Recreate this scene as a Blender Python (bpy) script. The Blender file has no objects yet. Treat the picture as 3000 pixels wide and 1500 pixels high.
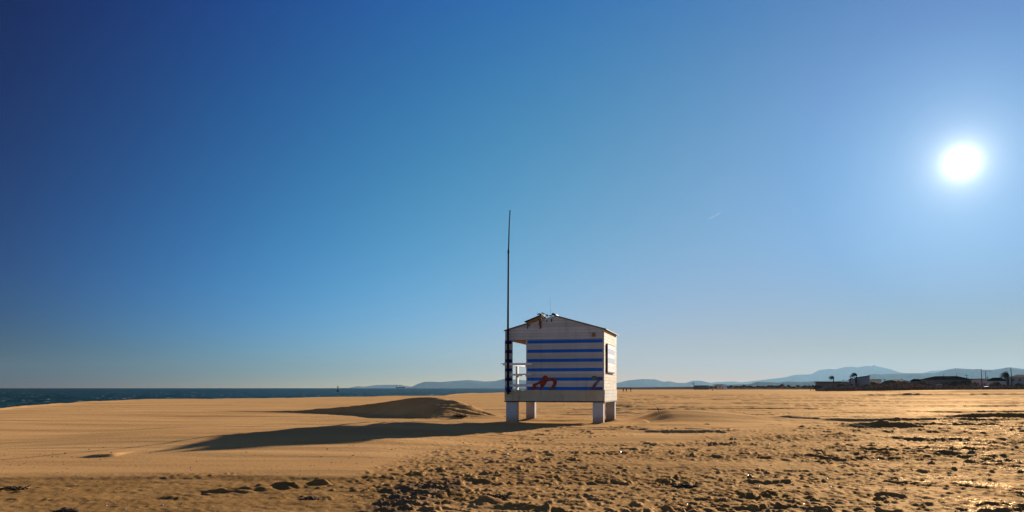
import bpy, bmesh, math, random
import numpy as np
from mathutils import Vector, Matrix, Euler
R = math.radians
random.seed(7)
SC = bpy.context.scene
COL = SC.collection
F = 2300.0; EYE = 1.5
HAZE_D = 2.3e-5
SUN_AZ = R(29.8); SUN_EL = R(14.0)
SUN = Vector((math.sin(SUN_AZ)*math.cos(SUN_EL), math.cos(SUN_AZ)*math.cos(SUN_EL), math.sin(SUN_EL)))

# ------------------------------------------------------------------ helpers
def X(px, depth): return (px-1500)/F*depth
def Z(py, depth): return EYE+(1137-py)/F*depth

def tag(o, label=None, cat=None, group=None, kind=None):
    if label: o['label'] = label
    if cat: o['category'] = cat
    if group: o['group'] = group
    if kind: o['kind'] = kind
    return o
def empty(name, loc=(0,0,0), rz=0, label=None, cat=None, group=None):
    o = bpy.data.objects.new(name, None); COL.objects.link(o)
    o.location = loc; o.rotation_euler = (0,0,rz); o.empty_display_size = .2
    return tag(o, label, cat, group)
def copy_tree(o, parent=None):
    c = o.copy(); COL.objects.link(c); c.parent = parent
    for ch in [x for x in bpy.data.objects if x.parent == o and x != c]:
        copy_tree(ch, c)
    return c

class MB:
    """collects simple solids into one mesh"""
    def __init__(s): s.v=[]; s.f=[]; s.m=[]; s.sm=[]
    def add(s, vs, fs, m=0, smooth=False):
        b=len(s.v); s.v += [tuple(v) for v in vs]
        for f in fs: s.f.append([b+i for i in f]); s.m.append(m); s.sm.append(smooth)
        return s
    def box(s, a, b, m=0, M=None, tilt=0):
        (x0,y0,z0),(x1,y1,z1)=a,b
        vs=[Vector(p) for p in ((x0,y0,z0),(x1,y0,z0),(x1,y1,z0),(x0,y1,z0),(x0,y0,z1),(x1,y0,z1),(x1,y1,z1),(x0,y1,z1))]
        if M is not None: vs=[M@v for v in vs]
        return s.add(vs,[(0,3,2,1),(4,5,6,7),(0,1,5,4),(1,2,6,5),(2,3,7,6),(3,0,4,7)],m)
    def prism(s, poly, axis, a, b, m=0):
        """poly of 2-D points (counter-clockwise seen from -axis) extruded from a to b along axis 0/1/2"""
        n=len(poly)
        def p(q,t):
            c=[q[0],q[1]]; c.insert(axis,t); return c
        vs=[p(q,a) for q in poly]+[p(q,b) for q in poly]
        fs=[tuple(range(n)), tuple(range(2*n-1,n-1,-1))]+[(i+n,(i+1)%n+n,(i+1)%n,i) for i in range(n)]
        return s.add(vs,fs,m)
    def tube(s, pts, rad, n=8, m=0, cap=True):
        pts=[Vector(p) for p in pts]
        if not hasattr(rad,'__len__'): rad=[rad]*len(pts)
        b=len(s.v); rings=[]
        for i,p in enumerate(pts):
            d=(pts[min(i+1,len(pts)-1)]-pts[max(i-1,0)]).normalized()
            u=d.cross(Vector((0,0,1)) if abs(d.z)<.9 else Vector((1,0,0))).normalized(); w=d.cross(u)
            rings.append([p+(u*math.cos(2*math.pi*k/n)+w*math.sin(2*math.pi*k/n))*rad[i] for k in range(n)])
        vs=[v for r in rings for v in r]; fs=[]
        for i in range(len(pts)-1):
            for k in range(n):
                fs.append((i*n+k,(i+1)*n+k,(i+1)*n+(k+1)%n,i*n+(k+1)%n))
        if cap: fs += [tuple(range(n)), tuple(range(len(vs)-1,len(vs)-n-1,-1))]
        s.add(vs,fs,m,True); return s
    def build(s, name, mats, parent=None, bevel=0, loc=None, rot=None, fix=True):
        me=bpy.data.meshes.new(name); me.from_pydata(s.v,[],s.f)
        if not isinstance(mats,(list,tuple)): mats=[mats]
        for m in mats: me.materials.append(m)
        for p,mi,sm in zip(me.polygons,s.m,s.sm): p.material_index=mi; p.use_smooth=sm
        if fix:
            bm=bmesh.new(); bm.from_mesh(me); bmesh.ops.recalc_face_normals(bm,faces=bm.faces); bm.to_mesh(me); bm.free()
        me.update()
        o=bpy.data.objects.new(name,me); COL.objects.link(o); o.parent=parent
        if loc is not None: o.location=loc
        if rot is not None: o.rotation_euler=rot
        if bevel:
            b=o.modifiers.new('bevel','BEVEL'); b.width=bevel; b.segments=1; b.limit_method='ANGLE'
        return o
def box(name, a, b, mat, parent=None, bevel=0): return MB().box(a,b).build(name,mat,parent,bevel)

# ---- numpy value noise
def _h(i,j,seed):
    M_=0xffffffff
    n=((i.astype(np.int64)*73856093)^(j.astype(np.int64)*19349663)^(seed*83492791))&M_
    for _ in range(2): n=((n^(n>>16))*0x45d9f3b)&M_
    n=n^(n>>16)
    return (n&0xffff)/65535.0
def vn(x,y,seed=0):
    xi=np.floor(x); yi=np.floor(y); fx=x-xi; fy=y-yi
    fx=fx*fx*fx*(fx*(fx*6-15)+10); fy=fy*fy*fy*(fy*(fy*6-15)+10)
    a=_h(xi,yi,seed);b=_h(xi+1,yi,seed);c=_h(xi,yi+1,seed);d=_h(xi+1,yi+1,seed)
    return a+(b-a)*fx+(c-a)*fy+(a-b-c+d)*fx*fy
def fbm(x,y,seed=0,o=4,g=.5):
    t=0;a=1;s=0
    for k in range(o):
        c,q=math.cos(k*.7),math.sin(k*.7)
        t=t+a*vn((x*c-y*q)*2**k+17.3*k,(x*q+y*c)*2**k+9.1*k,seed+k*13); s+=a; a*=g
    return t/s
def ss(a,b,x): t=np.clip((x-a)/(b-a),0,1); return t*t*(3-2*t)
def smooth_interp(x,xs,ys):
    xs=np.array(xs,float); ys=np.array(ys,float)
    g=np.linspace(xs[0],xs[-1],600); v=np.interp(g,xs,ys)
    k=13; v=np.convolve(np.pad(v,k,'edge'),np.ones(2*k+1)/(2*k+1),'valid')
    return np.interp(x,g,v)

# ------------------------------------------------------------------ materials
def new_mat(name):
    m=bpy.data.materials.new(name); m.use_nodes=True
    return m, m.node_tree, m.node_tree.nodes['Principled BSDF']
def N(nt,t,**kw):
    n=nt.nodes.new(t)
    for k,v in kw.items(): setattr(n,k,v)
    return n
def mixc(nt,fac,a,b,mode='MIX'):
    n=N(nt,'ShaderNodeMix',data_type='RGBA',blend_type=mode)
    for s,v in ((0,fac),(6,a),(7,b)):
        if hasattr(v,'links') or hasattr(v,'node'): nt.links.new(v,n.inputs[s])
        elif isinstance(v,(int,float)): n.inputs[s].default_value=v
        else: n.inputs[s].default_value=(*v,1)
    return n.outputs[2]
def noise(nt,vec,scale,detail=4,rough=.55,mapscale=None):
    if mapscale:
        mp=N(nt,'ShaderNodeMapping'); mp.inputs['Scale'].default_value=mapscale
        nt.links.new(vec,mp.inputs[0]); vec=mp.outputs[0]
    n=N(nt,'ShaderNodeTexNoise'); n.inputs['Scale'].default_value=scale
    n.inputs['Detail'].default_value=detail; n.inputs['Roughness'].default_value=rough
    nt.links.new(vec,n.inputs['Vector']); return n.outputs['Fac']
def ramp(nt,fac,a,b,va=0,vb=1):
    n=N(nt,'ShaderNodeMapRange',interpolation_type='SMOOTHSTEP'); nt.links.new(fac,n.inputs[0])
    for i,v in zip((1,2,3,4),(a,b,va,vb)): n.inputs[i].default_value=v
    return n.outputs[0]
def mul(nt,a,b,op='MULTIPLY'):
    n=N(nt,'ShaderNodeMath',operation=op)
    for i,v in enumerate((a,b)):
        if isinstance(v,(int,float)): n.inputs[i].default_value=v
        else: nt.links.new(v,n.inputs[i])
    return n.outputs[0]
def bump(nt,h,bs,strength,dist):
    n=N(nt,'ShaderNodeBump'); n.inputs['Strength'].default_value=strength; n.inputs['Distance'].default_value=dist
    nt.links.new(h,n.inputs['Height']); nt.links.new(n.outputs[0],bs.inputs['Normal']); return n
def coord(nt): return N(nt,'ShaderNodeTexCoord').outputs['Object']

def simple(name,col,rough=.8,var=.25,scale=3,metal=0,dirt=None,bmp=0,island=0,spec=.3):
    m,nt,bs=new_mat(name); c=coord(nt)
    f=noise(nt,c,scale,5,.6)
    dark=tuple(x*(1-var) for x in col); lite=tuple(min(1,x*(1+var*.6)) for x in col)
    out=mixc(nt,ramp(nt,f,.3,.7),dark,lite)
    if island:
        g=N(nt,'ShaderNodeNewGeometry').outputs['Random Per Island']
        out=mixc(nt,1.0,out,mixc(nt,g,(1-island,)*3,(1,1,1)),'MULTIPLY')
    if dirt:
        d=noise(nt,c,1.4,6,.7); out=mixc(nt,ramp(nt,d,.5,.72,0,.75),out,dirt)
    nt.links.new(out,bs.inputs['Base Color'])
    bs.inputs['Roughness'].default_value=rough; bs.inputs['Metallic'].default_value=metal
    bs.inputs['Specular IOR Level'].default_value=spec
    if bmp: bump(nt,noise(nt,c,scale*12,3),bs,.6,bmp)
    return m

# weathered white board paint; grey-brown wood where it has flaked away
def paint_mat(name,col,wood=(.23,.17,.11),flake=.62,dirtc=(.20,.19,.15),var=.16,streak=(1,1,6),lift=0):
    m,nt,bs=new_mat(name); c=coord(nt)
    isl=N(nt,'ShaderNodeNewGeometry').outputs['Random Per Island']
    base=mixc(nt,isl,tuple(x*(1-var) for x in col),col)
    soft=noise(nt,c,.9,4,.6)
    base=mixc(nt,ramp(nt,soft,.35,.75,0,.4),base,dirtc)
    fl=noise(nt,c,5.0,6,.7,streak)
    base=mixc(nt,ramp(nt,fl,flake,flake+.05,0,.85),base,wood)
    run=noise(nt,c,1,5,.65,(5,5,.55))
    base=mixc(nt,ramp(nt,run,.52,.78,0,.55),base,tuple(x*.62 for x in dirtc))
    g=noise(nt,c,34,3,.6,(.25,.25,3))
    base=mixc(nt,ramp(nt,g,.55,.8,0,.35),base,tuple(x*.55 for x in col))
    nt.links.new(base,bs.inputs['Base Color']); bs.inputs['Roughness'].default_value=.75
    bs.inputs['Specular IOR Level'].default_value=.25
    bump(nt,g,bs,.5,.004)
    return m
M={}
M['white']=paint_mat('weathered_white_paint',(.56,.585,.59),flake=.67,dirtc=(.30,.32,.31),var=.26)
M['blue']=paint_mat('blue_stripe_paint',(.006,.15,.66),wood=(.10,.14,.25),flake=.74,dirtc=(.01,.09,.36),var=.1)
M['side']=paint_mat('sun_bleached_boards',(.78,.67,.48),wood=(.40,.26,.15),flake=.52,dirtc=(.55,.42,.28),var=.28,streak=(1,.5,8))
M['skirt']=paint_mat('dirty_skirt_boards',(.56,.51,.38),flake=.66,dirtc=(.17,.17,.08),var=.12)
M['concrete']=simple('whitewashed_concrete',(.52,.53,.56),.9,.10,2.5,dirt=(.42,.43,.45),bmp=.004)
M['rail']=simple('white_rail_paint',(.74,.76,.80),.6,.12,5,dirt=(.42,.37,.31))
M['soffit']=simple('bare_wood',(.34,.19,.08),.8,.35,6,island=.3)
M['roofing']=simple('dark_roof_sheet',(.055,.058,.062),.7,.4,4,bmp=.003)
M['rust']=simple('rusty_metal',(.17,.075,.035),.85,.5,9,bmp=.003)
M['insul']=simple('torn_insulation',(.72,.66,.52),.9,.2,12)
M['pole']=simple('dark_pole_metal',(.012,.015,.022),.7,.3,5,spec=.08)
M['graffiti']=simple('red_brown_spray',(.30,.050,.028),.6,.35,7)
M['graffiti_green']=simple('green_spray',(.10,.20,.07),.7,.3,8)
M['graffiti_plum']=simple('plum_spray',(.17,.075,.09),.7,.3,8)
M['shutter']=paint_mat('shutter_white_paint',(.66,.66,.68),wood=(.4,.33,.25),flake=.74,dirtc=(.5,.47,.44),var=.06)
M['shutter_blue']=paint_mat('faded_blue_paint',(.16,.27,.52),wood=(.4,.4,.42),flake=.70,dirtc=(.3,.36,.5),var=.06)
M['dark']=simple('dark_parts_and_shade',(.03,.028,.027),.9,.3,4)
M['lamp']=simple('yellowed_plastic',(.25,.17,.08),.5,.2,9)

for k in ('graffiti','graffiti_green','graffiti_plum'):
    nt=M[k].node_tree; bs=nt.nodes['Principled BSDF']
    nt.links.new(ramp(nt,noise(nt,coord(nt),7,5,.7,(.6,1,2)),.34,.60,1.0,.72 if k!='graffiti_plum' else .12),bs.inputs['Alpha'])
nt=M['concrete'].node_tree; bs=nt.nodes['Principled BSDF']; old=bs.inputs['Base Color'].links[0].from_socket
sp_=N(nt,'ShaderNodeSeparateXYZ'); nt.links.new(coord(nt),sp_.inputs[0])
low=mul(nt,ramp(nt,mul(nt,sp_.outputs[2],mul(nt,noise(nt,coord(nt),6,5,.7),.45),'SUBTRACT'),-.2,.22,1,0),.8)
cr=ramp(nt,noise(nt,coord(nt),2.2,7,.75,(1,1,.6)),.56,.66,0,.55)
nt.links.new(mixc(nt,low,mixc(nt,cr,old,(.30,.27,.23)),(.36,.25,.13)),bs.inputs['Base Color'])

# ------------------------------------------------------------------ hut frame (needed by the terrain)
HA=R(15); HO=Vector((-.31,35.66,-.03)); HW=4.5; HD=4.2
def hut_uv(x,y):
    dx=x-HO.x; dy=y-HO.y
    return dx*math.cos(HA)-dy*math.sin(HA), dx*math.sin(HA)+dy*math.cos(HA)

# ------------------------------------------------------------------ terrain
SHORE_U=[-6,-3,-1.6,-1.1,-.8,-.652,-.465,-.326,-.217,-.087,-.056,-.009,.087,.152,.217,.5]
SHORE_D=[12,20,30,40,50,57,103,111,136,160,225,262,600,1600,6000,30000]
def shore_depth(u): return np.interp(u,SHORE_U,SHORE_D)
def ridge(x,y,xs,yc,hc,front,back,soft=.06):
    c=smooth_interp(x,xs,yc); h=smooth_interp(x,xs,hc)
    d=y-c
    t=np.sqrt(d*d+.12**2)-.12
    hh=h-np.where(d<0,front,back)*t
    hh=.5*(hh+np.sqrt(hh*hh+soft*soft*4))          # soft maximum with zero
    return np.where(h>.004,hh-soft*.7*np.exp(-np.clip(h,0,1)*0)*1.0,0)*ss(0,.05,h)
def terrain(x,y,full=False):
    x=np.asarray(x,float); y=np.asarray(y,float)
    r=np.hypot(x,y); yy=np.where(y>1,y,1); u=np.where(y>1,x/yy,np.sign(x)*6)
    wob=(fbm(x*.12,y*.12,77,3)-.5)
    near=ss(4,16,r)
    # wind-blown drifts, long across the view
    h=(fbm(x*.045+.2*wob,y*.30+x*.03,3,3)-.5)*.18*near
    h+=(fbm(x*.10+y*.02,y*.95+x*.05,5,4)-.5)*.085*ss(10,22,r)
    h+=(fbm(x*.02,y*.05,8,3)-.5)*.30*ss(60,160,r)
    hu,hv=hut_uv(x,y)
    # ground is level round the hut legs, with a shallow scour
    dh=np.hypot(np.clip(np.abs(hu-HW/2)-HW/2,0,None),np.clip(np.abs(hv-HD/2)-HD/2,0,None))
    k=np.exp(-(dh/1.2)**2); h=h*(1-k)-.03*k
    for lu,lv in ((.28,.2),(4.25,.2),(.25,4.0),(4.26,4.0)):
        dl=np.hypot(hu-lu,hv-lv); h+=.075*np.exp(-(dl/.48)**2)*(.5+fbm(x*3,y*3,93,2))
    h-=.07*np.exp(-((hu-2.5)/2.3)**2-((hv-2.6)/1.3)**2)
    # big dune left of the hut
    fs=.22+.26*(1-ss(-5.4,-4.0,x))
    d1=ridge(x,y,[-24,-20,-16,-11.5,-8,-5.6,-4.4,-3.3,-2.2,-1.2,-.4],[53,52,51,49,47,45.3,44.6,43.4,42.3,41.2,40.4],
             [0,.02,.06,.27,.64,1.04,1.06,.92,.62,.28,0],fs,.13)
    rip=ss(-5.2,-4.0,x)*ss(.02,.15,d1)
    d1=d1+rip*(fbm(x*1.2,y*3.2+x*1.2,31,3)-.5)*.15
    d1=d1+ss(.05,.2,d1)*(1-ss(-9,-7.5,x))*(fbm(x*1.0,y*2.2,37,3)-.5)*.16
    h+=d1
    # hump that the hut's shadow climbs
    h+=.27*np.exp(-((x+7.2)/6.0)**4-((y-25.5)/6.0)**4)*(.9+.35*np.exp(-((x+5.5)/4)**2-((y-29.5)/2.)**2))
    # drift right of the hut
    ex=np.where(x<7.6,(x-7.6)/1.15,(x-7.6)/4.2); ey=np.where(y<38.2,(y-38.2)/2.6,(y-38.2)/2.2)
    h+=.50*np.exp(-ex**2-ey**2)
    # dark-faced low mounds on the right
    h+=ridge(x,y,[11.6,12.8,13.8,14.6,15.4,16.5,18],[31.5,31.4,31.2,31,31.1,31.4,31.6],[0,.07,.22,.29,.23,.09,0],.6,.16,.03)
    h+=ridge(x,y,[20.5,22,24,26,29,33],[41,41,40.6,40.2,40,40],[0,.10,.2,.28,.2,0],.6,.12,.03)
    h+=ridge(x,y,[60,72,90,120,200],[150,152,150,146,140],[0,.35,.42,.5,.5],.5,.02,.04)
    h+=ridge(x,y,[105,122,140,152,160],[245,243,240,240,240],[0,.35,.55,.4,0],.3,.05,.04)
    h+=ridge(x,y,[95,130,165,175,200,260,400],[330,320,305,290,285,270,260],[0,.3,.55,.95,1.05,1.0,.9],.12,.004,.05)
    # small lens right of the drift (a thin dark scarp)
    h+=ridge(x,y,[4.9,5.2,5.7,6.1,6.3],[34.4,34.6,35.2,35.7,35.9],[0,.04,.08,.10,0],.7,.05,.01)
    h+=ridge(x,y,[-9.75,-9.45,-9.2,-8.9,-8.75],[17.3,17.3,17.4,17.5,17.55],[0,.03,.055,.06,0],.9,.06,.006)
    # rough damp ground in front, under the blown sheet
    yb=np.interp(u,[-.7,-.45,-.2,-.15,0,.2,.4,.65],[13.4,13.6,13.3,14.2,15.2,18,27,48])+wob*2.2
    lip=ss(-.15,.15,y-yb)*(1-ss(-.2,-.1,u)); 
    fg=1-ss(-.5,1.5,(y-yb)/(.6+6*ss(-.22,-.02,u)))
    dens=np.interp(u,[-.65,-.35,-.22,-.12,0,.3,.55],[.06,.12,.22,.42,.44,.52,.60])
    patches=fbm(x*.25,y*.25,55,3)
    dens=dens+(patches-.5)*1.1*ss(-.7,-.1,u)+(fbm(x*.22,y*.95,57,4,.6)-.48)*1.5
    sparse=ss(14,20,r)*(1-ss(45,120,r))*ss(-.35,.15,u)*.30
    dn=np.clip(np.maximum(fg*dens,sparse*ss(.45,.6,patches)),0,1)*(1-np.exp(-((x-8)/4)**4-((y-37.5)/4.5)**4))*(1-np.exp(-(dh/1.6)**2))
    h+=.028*lip*(1-ss(22,30,y))
    h-=.02*fg
    c1=fbm(x*2.3+wob,y*1.7,101,4,.6); c2=fbm(x*6,y*4.2,131,3,.6); c3=fbm(x*11,y*8,151,2)
    t1=.74-.30*dn
    cl=ss(0,.07,c1-t1-.075)*.040*(.15+.85*ss(-.26,-.10,u))+ss(0,.08,c2-(.755-.19*dn))*.018+ss(0,.10,c3-(.68-.2*dn))*.012
    h+=cl*ss(.04,.25,dn)*(1-ss(50,110,r))
    h+=fg*(c3-.5)*.020+fg*(fbm(x*1.3,y*3.1,161,3)-.5)*.035
    # thin wind-cut scarps farther out on the flats
    sc1=fbm(x*.09+wob,y*.33,261,4,.6); far=ss(24,40,r)*(1-ss(150,260,r))*ss(-.05,.15,u)*(1-np.exp(-((x-8)/5)**4-((y-37.5)/6)**4))
    h+=far*ss(.0,.05,sc1-.565)*(.06+.0008*r)
    sc2=fbm(x*.30,y*.9,271,4,.65); h+=ss(16,24,r)*(1-ss(70,120,r))*ss(-.3,.2,u)*ss(.0,.05,sc2-.62)*.045*(1-np.exp(-((x-8)/4)**4-((y-37.5)/5)**4))*(1-np.exp(-(dh/1.6)**2))
    # churned heap of dark wrack sand in the foreground
    pc=np.exp(-((x+1.5-(y-11.6)*.10+(fbm(x*.9,y*.9,181,3)-.5)*.7)/.52)**4-((y-11.5+(fbm(x*1.2,y*.9,183,3)-.5)*1.2)/2.0)**4)
    h+=pc*((fbm(x*3.0,y*8.5,171,4,.62)-.45)*.22)
    pc2=np.exp(-((x-.55+(y-10.0)*.9)/.28)**2-((y-10.6)/1.1)**2)+np.exp(-((x+3.3-(y-13)*1.1)/.5)**2-((y-12.6)/1.2)**2)
    h+=pc2*np.clip(fbm(x*2.2,y*4.2,191,3)-.45,0,1)*.30
    # ripples
    h+=.006*np.sin((y*7+x*1.1+wob*9))*ss(.5,.65,fbm(x*.2,y*.4,211,2))*(1-ss(25,40,r))*(1-fg)
    # berm and beach face down to the sea
    sd=shore_depth(u)*(1+.03*wob); d=np.where(y>1,y-sd,np.where(x<0,-x-30,-50))
    d=np.where(u<.3,d,-1e3); sc_=np.clip(sd/100,.6,20)
    h+=.10*np.exp(-((d+3*sc_)/(3*sc_))**2)*ss(40,55,r)
    h-=np.clip(ss(-2,30*sc_,d)*3.2,0,3.2)
    h=np.where(r<5,h*ss(1,5,r),h)
    if not full: return h
    wet=ss(-3,4,d)*1.0
    damp=np.clip(fg*1.0*(1-.4*ss(-.25,-.05,u))+pc*.7+pc2*.4+ss(.2,.9,dn)*.4,0,1)
    gloss=np.clip(ss(.34,.58,u)*(1-ss(60,110,r))*(.25+.75*ss(.44,.60,fbm(x*.45,y*.22,231,3))),0,1)*(1-.45*ss(13,22,r))
    wrack=pc
    return h,damp,wet,gloss,wrack
def TZ(x,y): return float(terrain(np.array([x]),np.array([y]))[0])

def polar_mesh(name,thetas,radii,hfun,mat,closed):
    T,Rr=np.meshgrid(thetas,radii); x=Rr*np.sin(T); y=Rr*np.cos(T)
    res=hfun(x,y); z=res[0] if isinstance(res,tuple) else res
    nr,nt_=x.shape
    co=np.stack([x,y,z],-1).reshape(-1,3)
    i=np.arange(nr-1)[:,None]; j=np.arange(nt_ if closed else nt_-1)[None,:]; j2=(j+1)%nt_
    q=np.stack([i*nt_+j,i*nt_+j2,(i+1)*nt_+j2,(i+1)*nt_+j],-1)[...,::-1].reshape(-1,4)
    me=bpy.data.meshes.new(name); me.vertices.add(len(co)); me.vertices.foreach_set('co',co.ravel())
    me.loops.add(q.size); me.loops.foreach_set('vertex_index',q.ravel().astype(np.int32))
    me.polygons.add(len(q)); me.polygons.foreach_set('loop_start',np.arange(0,q.size,4,dtype=np.int32))
    me.polygons.foreach_set('loop_total',np.full(len(q),4,dtype=np.int32))
    me.polygons.foreach_set('use_smooth',np.ones(len(q),dtype=bool))
    me.update(calc_edges=True); me.validate()
    if isinstance(res,tuple):
        for nm,a in zip(('damp','wet','gloss','wrack'),res[1:]):
            at=me.attributes.new(nm,'FLOAT','POINT'); at.data.foreach_set('value',a.ravel().astype(np.float32))
    if me.polygons[0].normal.z<0: me.flip_normals()
    me.materials.append(mat)
    o=bpy.data.objects.new(name,me); COL.objects.link(o); return o

def sand_material():
    m,nt,bs=new_mat('sand'); c=coord(nt)
    at=lambda n:N(nt,'ShaderNodeAttribute',attribute_name=n).outputs['Fac']
    big=noise(nt,c,1,4,.55,(.05,.35,1)); mid=noise(nt,c,1,5,.6,(.35,1.6,1)); fine=noise(nt,c,60,4,.7); spk=noise(nt,c,14,4,.7)
    col=mixc(nt,ramp(nt,big,.3,.7),(.53,.262,.084),(.68,.358,.130))
    col=mixc(nt,ramp(nt,mid,.45,.75,0,.55),col,(.41,.21,.075))
    col=mixc(nt,ramp(nt,fine,.35,.8,0,.35),col,(.30,.18,.09))
    damp=mul(nt,at('damp'),ramp(nt,noise(nt,c,.8,5,.6),.25,.65,.75,1))
    col=mixc(nt,damp,col,mixc(nt,ramp(nt,spk,.4,.7),(.17,.072,.010),(.28,.135,.024)))
    col=mixc(nt,mul(nt,at('wrack'),ramp(nt,noise(nt,c,5,5,.7,(1,2.5,1)),.38,.55,0,.9)),col,(.06,.05,.045))
    # dark grit and loose weed crumbs, also painting in the clods' dark shade
    sp=noise(nt,c,9,5,.75,(.7,1.2,1))
    col=mixc(nt,mul(nt,ramp(nt,sp,.61,.66),mul(nt,at('damp'),.85)),col,(.05,.035,.03))
    col=mixc(nt,mul(nt,at('wet'),.9),col,(.085,.055,.035))
    nt.links.new(col,bs.inputs['Base Color'])
    gl=mul(nt,at('gloss'),mul(nt,ramp(nt,noise(nt,c,30,3,.75),.56,.62),ramp(nt,noise(nt,c,1.5,4,.7,(.6,1,1)),.36,.56)))
    bs.inputs['Roughness'].default_value=1; bs.inputs['Specular IOR Level'].default_value=0
    gs=N(nt,'ShaderNodeBsdfGlossy'); gs.inputs['Color'].default_value=(1,.72,.42,1)
    rg=N(nt,'ShaderNodeMapRange'); nt.links.new(gl,rg.inputs[0]); rg.inputs[3].default_value=.77; rg.inputs[4].default_value=.25
    nt.links.new(rg.outputs[0],gs.inputs['Roughness'])
    sg=N(nt,'ShaderNodeMapRange'); nt.links.new(gl,sg.inputs[0]); sg.inputs[3].default_value=.115; sg.inputs[4].default_value=.20
    mx=N(nt,'ShaderNodeMixShader'); nt.links.new(sg.outputs[0],mx.inputs[0]); nt.links.new(bs.outputs[0],mx.inputs[1]); nt.links.new(gs.outputs[0],mx.inputs[2])
    nt.links.new(mx.outputs[0],nt.nodes['Material Output'].inputs['Surface'])
    hsum=mul(nt,mul(nt,fine,.3),mul(nt,spk,1.0),'ADD')
    bn=bump(nt,hsum,bs,.9,.012); nt.links.new(bn.outputs[0],gs.inputs['Normal'])
    return m
def lin(a,b,n): return list(np.linspace(a,b,n,endpoint=False))
th=lin(R(-180),R(-60),30)+lin(R(-60),R(-40),60)+lin(R(-40),R(40),860)+lin(R(40),R(60),60)+lin(R(60),R(180),30)
def logr(a,b,step): return list(np.exp(np.arange(math.log(a),math.log(b),step)))
rad=logr(.4,8.5,.10)+logr(8.5,62,.0036)+logr(62,420,.006)+logr(420,46000,.09)+[46000]
ground=polar_mesh('sand_beach',np.array(th),np.array(rad),lambda x,y:terrain(x,y,True),sand_material(),True)
tag(ground,kind='structure')

# ------------------------------------------------------------------ sea
def sea_material():
    m,nt,bs=new_mat('sea_water'); c=coord(nt)
    n=noise(nt,c,1,4,.6,(.02,.05,1))
    col=mixc(nt,ramp(nt,n,.3,.7),(.007,.038,.032),(.010,.048,.052))
    wave_shade=noise(nt,c,1,4,.65,(.16,.07,.1)); col=mixc(nt,1.0,col,mixc(nt,ramp(nt,wave_shade,.38,.62),(.62,.66,.7),(1.35,1.3,1.25)),'MULTIPLY')  # lit and shaded wave flecks painted into the water colour
    foam=mul(nt,ramp(nt,noise(nt,c,1,4,.7,(.45,.22,.1)),.61,.66),.7)
    col=mixc(nt,foam,col,(.5,.55,.55))
    nt.links.new(col,bs.inputs['Base Color']); bs.inputs['Roughness'].default_value=.42
    bs.inputs['IOR'].default_value=1.33; bs.inputs['Specular IOR Level'].default_value=.10
    bump(nt,noise(nt,c,1,4,.6,(.8,1.6,1)),bs,.8,.25)
    return m
def sea_h(x,y):
    r=np.hypot(x,y); f=1-ss(1500,4000,r)
    return -1.15+f*((fbm(x*.06+y*.03,y*.13,301,3)-.5)*.75+(fbm(x*.35,y*.5,331,2)-.5)*.20)
sth=lin(R(-180),R(-60),24)+lin(R(-60),R(-36),40)+lin(R(-36),R(6),300)+lin(R(6),R(180),40)
srad=[30]+logr(45,400,.010)+logr(400,4000,.02)+logr(4000,46000,.12)+[46000]
sea=polar_mesh('sea',np.array(sth),np.array(srad),sea_h,sea_material(),True); tag(sea,kind='structure')

# ------------------------------------------------------------------ mountains (real distances, faded by the haze)
def range_mesh(name,pts,dist,depth,mat,seed):
    xs=np.array([p[0] for p in pts],float); ys=np.array([p[1] for p in pts],float)
    pxs=np.arange(xs[0],xs[-1],2.5 if len(pts)<30 else 2.0); prof=np.interp(pxs,xs,1137-ys)
    rows=np.linspace(0,1,25)
    P,T=np.meshgrid(pxs,rows)
    u=(P-1500)/F; D=dist+T*depth
    x=u*D; y=D
    crest=.45
    e=np.where(T<crest,ss(0,1,T/crest)**.8,1-ss(0,1,(T-crest)/(1-crest)))
    hpk=prof/F*(dist+depth*crest)+EYE*2
    sp=(fbm(x/(dist*.02),y/(dist*.035),seed,4)-.5)
    z=hpk*(e*(1+.0*sp))*(1+.55*sp*(1-np.exp(-((T-crest)/.12)**2)))-6+np.where(T==0,-20,0)
    nr,n=z.shape; co=np.stack([x,y,z],-1).reshape(-1,3)
    fs=[(i*n+j,i*n+j+1,(i+1)*n+j+1,(i+1)*n+j) for i in range(nr-1) for j in range(n-1)]
    me=bpy.data.meshes.new(name); me.from_pydata(co.tolist(),[],fs); me.materials.append(mat)
    for p in me.polygons: p.use_smooth=True
    me.update()
    o=bpy.data.objects.new(name,me); COL.objects.link(o); return tag(o,kind='structure')
mt=simple('mountain_forest_and_rock',(.08,.10,.09),1,.5,.0006,spec=0)
A=[(960,1137),(1020,1136),(1050,1131),(1065,1133),(1100,1128),(1130,1127),(1160,1127),(1180,1129),(1200,1132),(1230,1134),(1260,1137)]
B=[(1190,1137),(1205,1133),(1225,1124),(1245,1118),(1268,1118),(1290,1119),(1340,1115),(1375,1113),(1420,1117),(1450,1116),(1475,1110),(1520,1112),(1600,1120),(1680,1122),(1740,1128),(1785,1129),
   (1805,1122),(1840,1114),(1880,1110),(1920,1111),(1945,1118),(1960,1116),(1985,1121),(2010,1121),(2030,1115),(2055,1115),(2075,1120),(2110,1126),(2150,1132),(2190,1137)]
Cc=[(2040,1137),(2075,1122),(2100,1119),(2150,1117),(2170,1120),(2198,1117),(2240,1112),(2300,1105),(2327,1098),(2376,1096),(2400,1083.5),(2430,1080),(2447,1082),(2474,1075),(2501,1074),(2512,1076),(2544,1071),(2552,1073),(2561,1069),(2570,1073),(2588,1076.7),(2612,1082),(2631,1089),(2650,1093),(2702,1093),(2729,1086),(2748,1085),(2772,1084),(2800,1090),(2900,1110),(3000,1137)]
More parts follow.
